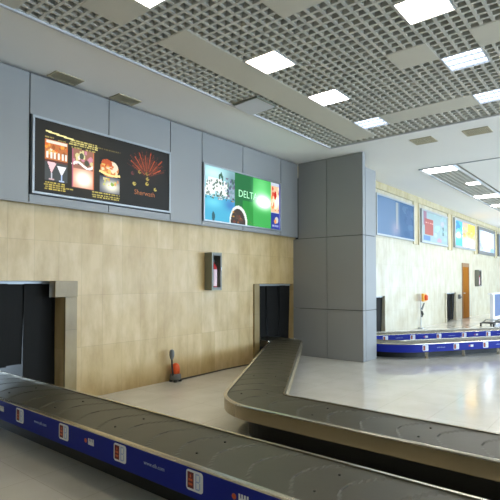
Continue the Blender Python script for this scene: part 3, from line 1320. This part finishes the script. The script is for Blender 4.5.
# billboard 2: white town by blue water, green field, fire photo --------------------
cv = Canvas(168, 74, (60, 150, 90))
X0, X1, Z0, Z1 = 5.455, 7.545, 2.505, 3.395
cv.rect(0, 0.36, 0, 1, (150, 206, 214))
cv.soft(0.10, 0.88, 0.16, 0.14, (206, 244, 246), 0.9, (0, .36, 0, 1))
cv.soft(0.33, 0.70, 0.10, 0.5, (92, 110, 120), 0.7, (0, .36, 0, 1))
for (a, b_, c, d) in ((0.02, 0.12, 0.50, 0.72), (0.10, 0.20, 0.55, 0.80), (0.18, 0.27, 0.50, 0.68), (0.04, 0.10, 0.70, 0.80), (0.22, 0.27, 0.64, 0.74), (0.0, 0.08, 0.46, 0.6)):
    cv.rect(a, b_, c, d, (236, 244, 244))
cv.noise(0.02, 0.28, 0.48, 0.78, [(72, 96, 86), (250, 252, 252), (110, 130, 120), (60, 90, 60), (216, 226, 226)], 60, 0.012, 0.03)
cv.noise(0.24, 0.36, 0.40, 0.85, [(72, 80, 110), (110, 96, 120), (66, 100, 84), (150, 170, 190)], 34, 0.016, 0.04)
for (xx, zz) in ((0.17, 0.84), (0.19, 0.88), (0.205, 0.82), (0.33, 0.80)):
    cv.ell(xx, zz, 0.010, 0.055, (60, 96, 80))
cv.rect(0, 0.36, 0.0, 0.44, (72, 170, 204))
cv.soft(0.10, 0.34, 0.12, 0.12, (116, 214, 234), 0.8, (0, .36, 0, .44))
cv.soft(0.30, 0.34, 0.08, 0.12, (56, 110, 180), 0.8, (0, .36, 0, .44))
cv.noise(0.0, 0.36, 0.41, 0.49, [(40, 70, 60), (200, 210, 220), (70, 110, 90), (150, 130, 110)], 40, 0.012, 0.02)
cv.ell(0.10, 0.08, 0.018, 0.09, (44, 90, 100))
cv.rect(0.36, 0.86, 0, 1, (36, 136, 60))
cv.rect(0.36, 0.60, 0, 1, (24, 104, 52))
cv.rect(0.46, 0.60, 0, 0.48, (36, 140, 52))
cv.rect(0.60, 0.86, 0, 1, (60, 168, 78))
cv.soft(0.72, 0.66, 0.15, 0.22, (130, 236, 150), 0.9, (0.58, 0.86, 0, 1))
cv.soft(0.72, 0.90, 0.13, 0.2, (126, 226, 140), 0.6, (0.56, 0.86, 0, 1))
cv.soft(0.75, 0.53, 0.14, 0.16, (390, 400, 390), 1.0, (0.55, 0.88, 0, 1))  # hot spot of the backlight painted into the print
cv.noise(0.37, 0.85, 0.02, 0.10, [(150, 150, 60), (60, 120, 50), (190, 90, 60)], 14, 0.006, 0.012, 0.6)
cv.ell(0.405, 0.02, 0.115, 0.34, (226, 232, 226))
cv.ell(0.40, 0.01, 0.095, 0.29, (58, 46, 38))
cv.noise(0.33, 0.46, 0.02, 0.24, [(150, 90, 40), (190, 140, 60), (84, 60, 44), (110, 50, 30)], 16, 0.02, 0.025)
cv.rect(0.86, 1, 0, 1, (190, 200, 214))
cv.rect(0.86, 0.985, 0.36, 0.93, (226, 186, 150))
cv.noise(0.865, 0.985, 0.40, 0.92, [(206, 60, 34), (240, 140, 60), (255, 240, 200), (190, 90, 60), (250, 220, 180)], 26, 0.018, 0.06)
cv.soft(0.95, 0.62, 0.05, 0.16, (320, 310, 270), 0.9, (0.86, 1, 0.36, 0.93))
cv.ell(0.925, 0.74, 0.02, 0.09, (190, 40, 30))
cv.rect(0.86, 0.985, 0.0, 0.35, (38, 54, 140))
cv.ell(0.945, 0.20, 0.028, 0.07, (196, 196, 190))
cv.ell(0.925, 0.17, 0.018, 0.05, (226, 150, 70))
cv.words(0.875, 0.97, 0.04, 0.11, 1, (190, 200, 236))
cv.rect(0.985, 1, 0, 1, (90, 96, 170))
bb2 = lightbox('billboard', cv, 5.43, 7.57, 2.48, 3.42, PY - 0.035, PY + 0.02, 0.026, M['alu'], M['art_lit'],
               'backlit green and turquoise billboard with white lettering on the right grey panels', 'billboard')
add_mesh_obj('white_lettering', text_mesh('DELTA', 0.13), M['pale_lit'], bb2, face_matrix((6.56, PY - 0.0205, 3.045), (0, -1)))

# far posters ------------------------------------------------------------------
cv = Canvas(44, 24, (84, 114, 146))
cv.rect(0, 0.45, 0, 1, (100, 126, 156))
cv.rect(0.6, 1, 0, 1, (62, 98, 136))
cv.noise(0.5, 1, 0, 1, [(52, 88, 128), (88, 122, 152), (74, 104, 142)], 16, 0.1, 0.12, 0.6)
cv.rect(0.48, 0.54, 0.2, 0.95, (156, 160, 160))
cv.soft(0.48, 0.2, 0.14, 0.25, (156, 150, 168), 0.8)
lightbox('wall_poster', cv, 12.15, 14.98, 2.78, 3.93, WY - 0.07, WY, 0.05, M['frame_grey'], M['art'],
         'blue poster high on the stone wall nearest the grey column', 'poster')
cv = Canvas(44, 26, (150, 172, 174))
cv.rect(0.05, 0.16, 0.55, 1.0, (150, 110, 130))
cv.rect(0.08, 0.42, 0.22, 0.76, (166, 88, 82))
cv.words(0.1, 0.4, 0.58, 0.68, 1, (220, 170, 160))
cv.rect(0.05, 0.3, 0.04, 0.2, (96, 130, 176))
cv.ell(0.82, 0.5, 0.03, 0.22, (70, 100, 100))
cv.ell(0.80, 0.72, 0.07, 0.1, (190, 176, 200), 0.8)
cv.ell(0.66, 0.10, 0.10, 0.08, (196, 140, 160), 0.8)
cv.noise(0.45, 1, 0.1, 1, [(166, 206, 206), (186, 200, 216), (150, 190, 196)], 16, 0.08, 0.1, 0.5)
lightbox('wall_poster', cv, 15.66, 18.42, 2.80, 3.92, WY - 0.07, WY, 0.06, M['frame_grey'], M['art'],
         'pale poster with a red block high on the far wall, second from the column', 'poster')
cv = Canvas(40, 30, (236, 196, 120))
cv.rect(0, 0.36, 0, 1, (60, 156, 204))
cv.noise(0, 0.36, 0.3, 1, [(36, 110, 170), (90, 190, 220), (50, 140, 190)], 18, 0.1, 0.1)
cv.rect(0.36, 0.62, 0.5, 1, (206, 150, 130))
cv.rect(0.62, 1, 0.4, 1, (250, 204, 70))
cv.noise(0.36, 1, 0.4, 0.8, [(240, 190, 90), (214, 140, 70), (250, 220, 130)], 14, 0.1, 0.08)
cv.soft(0.72, 0.15, 0.35, 0.28, (320, 316, 300), 1.0, (0.36, 1, 0, 1))
cv.soft(0.15, 0.42, 0.14, 0.14, (330, 320, 240), 1.0)
cv.soft(0.16, 0.18, 0.16, 0.14, (70, 220, 250), 0.9)
lightbox('wall_poster', cv, 19.28, 22.30, 2.84, 4.00, WY - 0.08, WY, 0.09, M['alu'], M['art_glow'],
         'glowing blue and yellow backlit poster above the brown door', 'poster')
cv = Canvas(40, 30, (150, 168, 196))
cv.soft(0.5, 0.55, 0.32, 0.5, (340, 345, 350), 1.0)
cv.noise(0.0, 0.25, 0.1, 0.6, [(170, 150, 180), (120, 140, 180)], 8, 0.06, 0.1, 0.6)
cv.ell(0.85, 0.1, 0.16, 0.12, (110, 150, 200), 0.8)
lightbox('wall_poster', cv, 22.85, 26.0, 2.76, 3.98, WY - 0.08, WY, 0.14, M['grey_plastic'], M['art_glow'],
         'overexposed white backlit poster right of the blue and yellow one', 'poster')
cv = Canvas(20, 20, (110, 122, 140))
lightbox('wall_poster', cv, 26.75, 29.6, 2.80, 3.95, WY - 0.08, WY, 0.1, M['grey_plastic'], M['art'],
         'dark grey poster frame cut by the right edge, after the white backlit one', 'poster')


# ------------------------------------------------------------------ fire extinguisher cabinets
def ext_cabinet(x0, x1, z0, z1, label):
    d = 0.17
    t = thing('extinguisher_cabinet', label, 'extinguisher cabinet', ((x0 + x1) / 2, WY, z0))
    b = newbm()
    e = 0.02
    box(b, x0, x1, WY - 0.01, WY, z0, z1)
    box(b, x0, x0 + e, WY - d, WY - 0.01, z0, z1)
    box(b, x1 - e, x1, WY - d, WY - 0.01, z0, z1)
    box(b, x0 + e, x1 - e, WY - d, WY - 0.01, z0, z0 + e)
    box(b, x0 + e, x1 - e, WY - d, WY - 0.01, z1 - e, z1)
    obj('case', b, M['cabinet'], t, bevel=0.003)
    b = newbm()
    box(b, x0 + e, x0 + 0.035, WY - d, WY - d + 0.012, z0 + e, z1 - e)
    box(b, x1 - 0.035, x1 - e, WY - d, WY - d + 0.012, z0 + e, z1 - e)
    box(b, x0 + 0.035, x1 - 0.035, WY - d, WY - d + 0.012, z1 - 0.05, z1 - e)
    box(b, x0 + 0.035, x1 - 0.035, WY - d, WY - d + 0.012, z0 + e, z0 + 0.05)
    dr = obj('door_frame', b, M['grey_plastic'], t)
    b = newbm()
    box(b, x1 - 0.034, x1 - 0.018, WY - d - 0.014, WY - d, (z0 + z1) / 2 + 0.02, (z0 + z1) / 2 + 0.07)
    o = obj('handle', b, M['alu'])
    o.parent = dr
    cx, cy = (x0 + x1) / 2 - 0.008, WY - 0.085
    h = z1 - z0
    e_ = thing('fire_extinguisher', 'red fire extinguisher with pale label inside ' + ('the near' if x0 < 10 else 'the far') + ' wall cabinet',
               'fire extinguisher', (cx, cy, z0 + 0.02))
    b = newbm()
    r = 0.068
    zb = z0 + 0.021
    lathe(b, [(r * 0.9, zb), (r, zb + 0.02), (r, zb + h * 0.55), (r * 0.8, zb + h * 0.63), (r * 0.35, zb + h * 0.68), (r * 0.3, zb + h * 0.72)], cx, cy, 20)
    obj('cylinder_body', b, M['red'], e_, smooth=True)
    b = newbm()
    lathe(b, [(r * 1.02, zb + h * 0.08), (r * 1.02, zb + h * 0.52)], cx, cy, 20)
    obj('paper_label', b, M['label_pink'], e_, smooth=True)
    b = newbm()
    box(b, cx - 0.012, cx + 0.012, cy - 0.03, cy + 0.02, zb + h * 0.72, zb + h * 0.76)
    box(b, cx - 0.008, cx + 0.008, cy - 0.05, cy + 0.01, zb + h * 0.79, zb + h * 0.805)
    box(b, cx - 0.008, cx + 0.008, cy + 0.0, cy + 0.01, zb + h * 0.76, zb + h * 0.79)
    obj('valve_handle', b, M['dark_plastic'], e_)
    b = newbm()
    tube(b, [(cx + 0.012, cy - 0.02, zb + h * 0.74), (cx + 0.070, cy - 0.03, zb + h * 0.70), (cx + 0.080, cy - 0.03, zb + h * 0.5), (cx + 0.079, cy - 0.03, zb + h * 0.3)], 0.007, 8)
    obj('hose', b, M['dark_plastic'], e_, smooth=True)


ext_cabinet(5.60, 5.84, 1.36, 1.98, 'narrow grey-green extinguisher cabinet on the near stone wall between the two belt openings')
ext_cabinet(22.40, 22.85, 1.30, 2.02, 'slim grey extinguisher cabinet on the far wall right of the brown door')

# ------------------------------------------------------------------ beacon by the wall
bx, by = 4.885, 5.42
t = thing('warning_beacon', 'small orange domed beacon with grey base and paddle stalk at the stone wall foot', 'beacon', (bx, by, 0))
b = newbm()
lathe(b, [(0.075, 0.03), (0.085, 0.04), (0.085, 0.10), (0.070, 0.12)], bx, by, 24)
obj('base', b, M['grey_plastic'], t, smooth=True)
for dx, dy in ((-0.05, -0.045), (0.05, -0.045), (-0.05, 0.045), (0.05, 0.045)):
    b = newbm()
    lathe(b, [(0.026, 0.0), (0.028, 0.02), (0.02, 0.035)], bx + dx, by + dy, 12)
    obj('foot', b, M['dark_plastic'], t, smooth=True)
b = newbm()
lathe(b, [(0.062, 0.115), (0.066, 0.13), (0.066, 0.20), (0.058, 0.235), (0.040, 0.262), (0.015, 0.276)], bx, by, 24)
obj('orange_dome', b, M['orange'], t, smooth=True)
b = newbm()
tube(b, [(bx - 0.065, by - 0.02, 0.09), (bx - 0.085, by - 0.02, 0.2), (bx - 0.092, by - 0.02, 0.36)], [0.016, 0.013, 0.012], 10)
obj('stalk', b, M['dark_plastic'], t, smooth=True)
b = newbm()
tube(b, [(bx - 0.092, by - 0.02, 0.34), (bx - 0.092, by - 0.02, 0.36), (bx - 0.092, by - 0.02, 0.40), (bx - 0.092, by - 0.02, 0.45),
         (bx - 0.092, by - 0.02, 0.475), (bx - 0.092, by - 0.02, 0.49)], [0.014, 0.028, 0.038, 0.038, 0.030, 0.012], 14)
obj('paddle', b, M['grey_plastic'], t, smooth=True)
b = newbm()
tube(b, [(4.985, 5.42, 0.012), (5.5, 5.44, 0.012), (6.0, 5.47, 0.012), (6.5, 5.46, 0.012), (6.86, 5.40, 0.012)], 0.011, 8)
o = obj('floor_cable', b, M['cable'], smooth=True)
tag(o, 'thin dark cable along the wall foot from the beacon to the curved conveyor', 'cable')

# far beacon on its post
px, py = 15.45, 5.44
t = thing('beacon_post', 'thin post with an orange and yellow lamp head against the far stone wall', 'beacon', (px, py, 0))
b = newbm()
tube(b, [(px, py, 0.0), (px, py, 0.9)], 0.014, 10)
lathe(b, [(0.09, 0.0), (0.09, 0.02), (0.03, 0.03)], px, py, 16)
obj('post', b, M['alu'], t, smooth=True)
b = newbm()
box(b, px - 0.02, px + 0.26, py - 0.10, py - 0.02, 0.86, 1.12)
obj('amber_head', b, M['yellow'], t, bevel=0.02)
b = newbm()
lathe(b, [(0.075, 0.90), (0.085, 0.94), (0.085, 1.04), (0.05, 1.08)], px + 0.14, py - 0.10, 16)
obj('orange_lens', b, M['orange'], t, smooth=True)
b = newbm()
tube(b, [(px, py - 0.03, 0.62), (px + 0.06, py - 0.04, 0.68), (px + 0.16, py - 0.05, 0.80)], [0.035, 0.028, 0.02], 10)
obj('bracket', b, M['grey_plastic'], t, smooth=True)
b = newbm()
tube(b, [(px, py - 0.03, 0.36), (px + 0.02, py - 0.05, 0.46), (px, py - 0.03, 0.56)], [0.025, 0.038, 0.025], 10)
obj('junction_box', b, M['dark_plastic'], t, smooth=True)

# ------------------------------------------------------------------ brown door and small wall box
bm = newbm()
x0, x1, h = DOOR
box(bm, x0 + 0.07, x1 - 0.07, WY - 0.01, WY + 0.04, 0.01, h - 0.16)
d = struct('door_1', bm, M['wood'])
b = newbm()
box(b, x0, x0 + 0.07, WY - 0.02, WY + 0.12, 0, h)
box(b, x1 - 0.07, x1, WY - 0.02, WY + 0.12, 0, h)
box(b, x0 + 0.07, x1 - 0.07, WY - 0.02, WY + 0.12, h - 0.16, h)
obj('door_frame', b, M['wood_dark'], d)
b = newbm()
for z0, z1 in ((0.2, 0.95), (1.15, 2.0)):
    box(b, x0 + 0.22, x1 - 0.22, WY - 0.02, WY - 0.01, z0, z1)
obj('door_panel', b, M['wood'], d)
b = newbm()
box(b, x0 + 0.12, x0 + 0.26, WY - 0.06, WY - 0.01, 1.02, 1.05)
obj('door_handle', b, M['alu'], d)
b = newbm()
box(b, 19.88, 20.08, WY - 0.06, WY, 0.82, 1.0)
box(b, 19.93, 20.03, WY - 0.10, WY - 0.06, 0.86, 0.92)
o = obj('card_reader', b, M['grey_plastic'], bevel=0.01)
tag(o, 'small grey box on the wall just left of the brown door', 'card reader')

# ------------------------------------------------------------------ display stand and trolleys at the right edge
sx0, sx1, sy = 19.6, 21.4, 4.25
t = thing('display_stand', 'white framed stand with blue panel at the right edge before the far wall', 'display stand', ((sx0 + sx1) / 2, sy, 0))
b = newbm()
box(b, sx0, sx0 + 0.22, sy - 0.06, sy + 0.06, 0, 1.02)
box(b, sx1 - 0.2, sx1, sy - 0.06, sy + 0.06, 0, 1.02)
box(b, sx0 - 0.25, sx1 + 0.1, sy - 0.08, sy + 0.08, 1.02, 1.07)
box(b, sx0 + 0.22, sx1 - 0.2, sy - 0.06, sy + 0.06, 0.05, 0.18)
obj('white_frame', b, M['white'], t, bevel=0.01)
b = newbm()
box(b, sx0 + 0.30, sx1 - 0.2, sy - 0.03, sy + 0.03, 0.18, 1.02)
obj('blue_panel', b, M['screen_blue'], t)
tr = None
for k, (tx, ty) in enumerate(((17.75, 3.92), (18.35, 3.62), (18.95, 3.32))):
    if tr is None:
        tr = thing('luggage_trolley', '', 'luggage trolley', (tx, ty, 0), 'low dark luggage trolleys at the right edge')
        b = newbm()
        for w in (-0.2, 0.2):
            tube(b, [(tx - 0.40, ty + w, 0.10), (tx + 0.05, ty + w, 0.12), (tx + 0.35, ty + w, 0.18)], 0.02, 8)
        for q in range(5):
            xx = tx - 0.38 + q * 0.12
            tube(b, [(xx, ty - 0.2, 0.11), (xx, ty + 0.2, 0.11)], 0.014, 6)
        obj('frame', b, M['dark_plastic'], tr, smooth=True)
        for wx, wy in ((-0.32, -0.2), (-0.32, 0.2), (0.2, 0.0)):
            b = newbm()
            tube(b, [(tx + wx, ty + wy - 0.02, 0.05), (tx + wx, ty + wy + 0.02, 0.05)], 0.05, 14)
            obj('wheel', b, M['dark_plastic'], tr)
        b = newbm()
        tube(b, [(tx + 0.35, ty - 0.2, 0.18), (tx + 0.35, ty + 0.2, 0.18)], 0.02, 8)
        obj('handlebar', b, M['alu'], tr, smooth=True)
        tr['label'] = 'low dark luggage trolley at the right edge, nearest the conveyor, left one'
    else:
        dup(tr, (tx, ty, 0), ['', 'low dark luggage trolley at the right edge, middle one of the row',
                              'low dark luggage trolley at the right edge, rightmost and partly out of view'][k])
